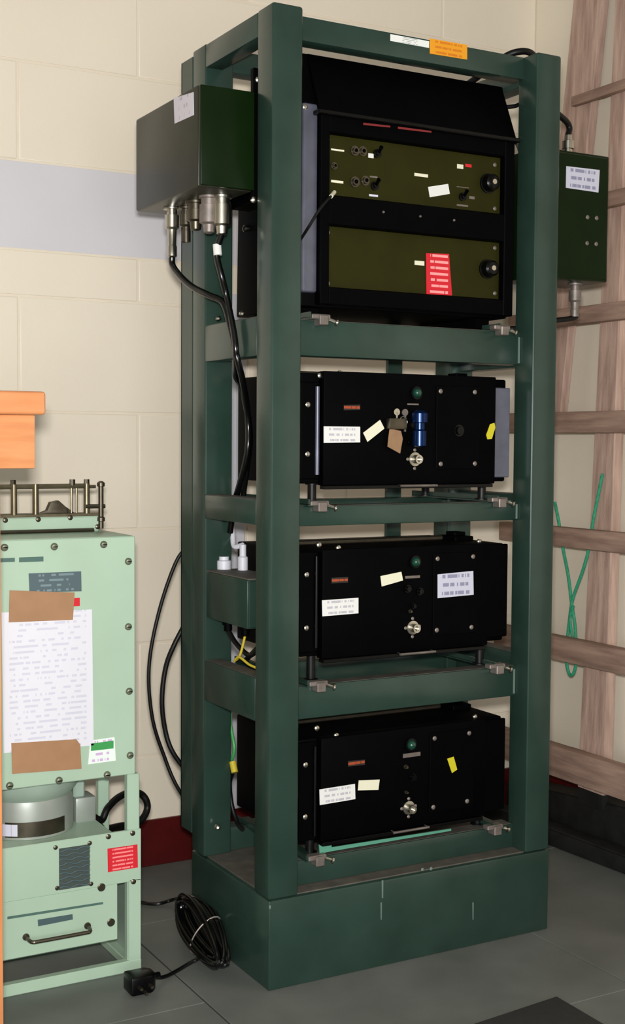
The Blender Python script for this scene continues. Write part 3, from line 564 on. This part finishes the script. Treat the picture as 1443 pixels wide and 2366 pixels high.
for i in range(9):
    z = b.z+(a.z-b.z)*(i+.5)/9; obj('vent_slat', tube([Vector((a.x+(b.x-a.x)*k/8, LF-.003, z+.0022*math.sin(k*1.6+i*2.1))) for k in range(9)], .0017, 5, 2), 'slate', vg)
for u, v in ((128, 1958), (207, 1948), (210, 2042), (132, 2052)): screw_y(PY(u, v, LF), .005, lf, 'steel')
for u, v in ((250, 1933), (306, 1925), (308, 2037)): screw_y(PY(u, v, LF), .006, lf, 'steel')
for u, v in ((234, 2050), (256, 2131)):
    c = PY(u, v, LF); obj('quarter_turn_fastener', lathe(c, (0, -1, 0), [(0, .009), (.002, .009), (.003, .007), (.005, .006)], 14), 'steel', lf)
plate_px('warning_label', ((248, 1961), (317, 1951), (318, 2004), (249, 2015)), 1, LF, 'labredw', lf, label='red warning label')
plate_px('drawer_plate', ((87, 2125), (167, 2112), (168, 2124), (88, 2140)), 1, LF, 'slate', lf, label='narrow grey drawer plate')
hz = PY(60, 2165, LF); hz2 = PY(202, 2140, LF)
obj('drawer_handle', join(tube([Vector((hz.x, LF+.002, hz.z)), Vector((hz.x+.001, LF-.02, hz.z-.001)), Vector((hz.x+.006, LF-.03, hz.z-.002)), Vector((hz.x+.02, LF-.032, hz.z-.002)), Vector((hz2.x-.02, LF-.032, hz.z-.002)), Vector((hz2.x-.006, LF-.03, hz.z-.002)), Vector((hz2.x-.001, LF-.02, hz.z-.001)), Vector((hz2.x, LF+.002, hz.z))], .0042, 8, 6),
    lathe((hz.x, LF, hz.z), (0, -1, 0), [(0, .008), (.004, .007)], 10), lathe((hz2.x, LF, hz.z), (0, -1, 0), [(0, .008), (.004, .007)], 10)), 'steel', lf)
# ------------------------------------------------------------------ tall wooden stand at the left edge
ws = thing('wooden_stand', (-.85, -.02, 0), 'tall orange varnished wooden stand with a thick top in front of the mint transmitter', 'stand')
SYF = -.2
a, b, c = PY(102, 905, SYF), PY(82, 1083, SYF), PY(102, 959, SYF)
obj('top', bxm(-1.16, a.x, SYF-.012, .16, c.z, a.z, .006, 3), 'wood', ws)
obj('apron', bxm(-1.145, b.x, SYF, .145, b.z, c.z, .003, 2), 'wood', ws)
lx = PY(3, 1300, SYF).x
for x in (lx-.07, -1.14):
    for y in (SYF+.002, .075): obj('leg', bxm(x, x+.07, y, y+.065, 0, b.z, .003, 2), 'woodv', ws)
# ------------------------------------------------------------------ brown timber frame leaning on the right wall
tf = thing('timber_frame', (1.34, .4, .1), 'brown timber ladder frame leaning against the right wall', 'timber frame')
FX = lambda z: 1.398-.036*(2.5-z)           # rear face of the uprights
def slanted(y0t, y1t, y0b, y1b, zt, zb, th, off=0):
    t, b_ = FX(zt)-off, FX(zb)-off
    bm = bmesh.new()
    vs = [bm.verts.new(v) for v in ((t, y0t, zt), (t, y1t, zt), (b_, y1b, zb), (b_, y0b, zb), (t-th, y0t, zt), (t-th, y1t, zt), (b_-th, y1b, zb), (b_-th, y0b, zb))]
    for f in ((0, 1, 2, 3), (7, 6, 5, 4), (0, 4, 5, 1), (1, 5, 6, 2), (2, 6, 7, 3), (3, 7, 4, 0)): bm.faces.new([vs[i] for i in f])
    bmesh.ops.recalc_face_normals(bm, faces=bm.faces[:]); bmesh.ops.bevel(bm, geom=bm.edges[:], offset=.003, segments=1, affect='EDGES'); return bm
ZB = .172
def up_edge(u, v, xo):
    return PX(u, v, xo)
xt, xm = FX(2.4)-.035, FX(.6)-.035
l0, r0 = PX(1418, 10, xt), PX(1451, 10, xt); l1, r1 = PX(1347, 1560, xm), PX(1403, 1560, xm)
def ext(p, q, z): t = (z-p.z)/(q.z-p.z); return p.y+(q.y-p.y)*t
obj('upright', slanted(ext(r0, r1, 2.6), ext(l0, l1, 2.6), ext(r0, r1, ZB), ext(l0, l1, ZB), 2.6, ZB, .035), 'timberv', tf)
obj('packing_block', bxm(FX(.17)-.034, FX(.17)-.002, ext(r0, r1, .17)+.005, ext(l0, l1, .17)-.005, .128, .1725), 'tar', tf)
obj('packing_block', bxm(FX(.17)-.034, FX(.17)-.002, -.615, -.515, 0, .1725), 'tar', tf)
obj('upright', slanted(-.62, -.51, -.62, -.51, 2.6, ZB, .035), 'timberv', tf)
q0, q1 = PX(1392, 0, FX(2.5)-.03), PX(1297, 940, FX(1.29)-.03); w0, w1 = PX(1322, 0, FX(2.5)-.03), PX(1300, 250, FX(2.2)-.03)
yb_, yt_ = ext(q0, q1, 1.24), ext(q0, q1, 2.6)
obj('brace', slanted(yt_, yt_+.132, yb_, yb_+.132, 2.6, 1.24, .030, .004), 'timberv', tf, label='slanting brace behind the rungs')
def rung(yend, ub, vb0, vb1, th):
    z = PX(1443, (vb0+vb1)/2, 1.31).z; x = FX(z)-.035-.012
    t0, t1 = PX(ub, vb0, x-th).z, PX(ub, vb1, x-th).z
    obj('rung', bxm(x-th, x, -.66, yend, t1, t0, .004, 2), 'timber', tf)
    for yy in (.49, -.565): obj('rung_block', bxm(x, x+.0128, yy-.03, yy+.03, t1+.005, t0-.005), 'timber', tf)
for v0, v1, th in ((180, 204, .022), (432, 468, .03), (694, 736, .034), (948, 1000, .036), (1232, 1280, .036), (1503, 1562, .038), (1775, 1852, .04)):
    rung(.62 if v0 < 500 else .86, 1443, v0, v1, th)
# green rope
ro = thing('green_rope', PX(1320, 1555, 1.30), 'green rope hanging in a crossed loop from the timber frame', 'rope')
XR = lambda z: FX(z)-.035-.0062
def RP(u, v, dx=0):
    z = PX(u, v, 1.31).z; return PX(u, v, XR(z)+dx)
obj('rope_strand', tube([RP(1391, 1095), RP(1380, 1150), RP(1370, 1200), RP(1360, 1265), RP(1345, 1320), RP(1322, 1385), RP(1314, 1440), RP(1309, 1490), RP(1308, 1530), RP(1315, 1558), RP(1324, 1556), RP(1330, 1530), RP(1330, 1490), RP(1327, 1440), RP(1320, 1395), RP(1312, 1330), RP(1299, 1262), RP(1290, 1205), RP(1281, 1160)], .0046, 8, 6), 'rope', ro)
obj('rope_strand', tube([RP(1324, 1400, -.004), RP(1316, 1430, -.004), RP(1322, 1480, -.004), RP(1318, 1520, -.004)], .0042, 8, 6), 'rope', ro)
# ------------------------------------------------------------------ black bars along the wall, floor mat
def bar(name, x, y, ln, w, h, rot, z, label, rise=0):
    t = thing(name, (x, y, z), label, 'bar')
    b_ = bxm(-w/2, w/2, -ln/2, ln/2, 0, h, .008, 2)
    for v in b_.verts:
        if v.co.z > h/2: v.co.z -= rise*v.co.y/ln
    bmesh.ops.rotate(b_, verts=b_.verts, cent=(0, 0, 0), matrix=Matrix.Rotation(math.radians(rot), 3, 'Z')); bmesh.ops.translate(b_, verts=b_.verts, vec=Vector((x, y, z)))
    obj('bar_body', b_, 'tar', t)
    r_ = bxm(-w/2+.004, -w/2+.016, -ln/2+.01, ln/2-.01, h-.002, h+.004, .002, 1)
    for v in r_.verts: v.co.z -= rise*v.co.y/ln
    bmesh.ops.rotate(r_, verts=r_.verts, cent=(0, 0, 0), matrix=Matrix.Rotation(math.radians(rot), 3, 'Z')); bmesh.ops.translate(r_, verts=r_.verts, vec=Vector((x, y, z)))
    obj('edge_ridge', r_, 'tar', t)
bar('black_beam', 1.345, .35, 1.0, .105, .15, 0, 0, 'black beam on the floor against the right wall under the timber frame', .09)
bar('black_beam', 1.247, .28, 1.15, .075, .05, 3.0, 0, 'low black beam lying in front of the taller black beam')
c = PZ(1285, 2306); e1 = PZ(1105, 2366)-c; e2_ = PZ(1387, 2366)-c
e1 = e1.normalized()*.62; e2_ = e2_.normalized()*.5
obj('floor_mat', prism([c, c+e1, c+e1+e2_, c+e2_], (0, 0, .004), .001), 'mat', label='dark grey rubber mat on the floor in front of the rack', cat='mat')
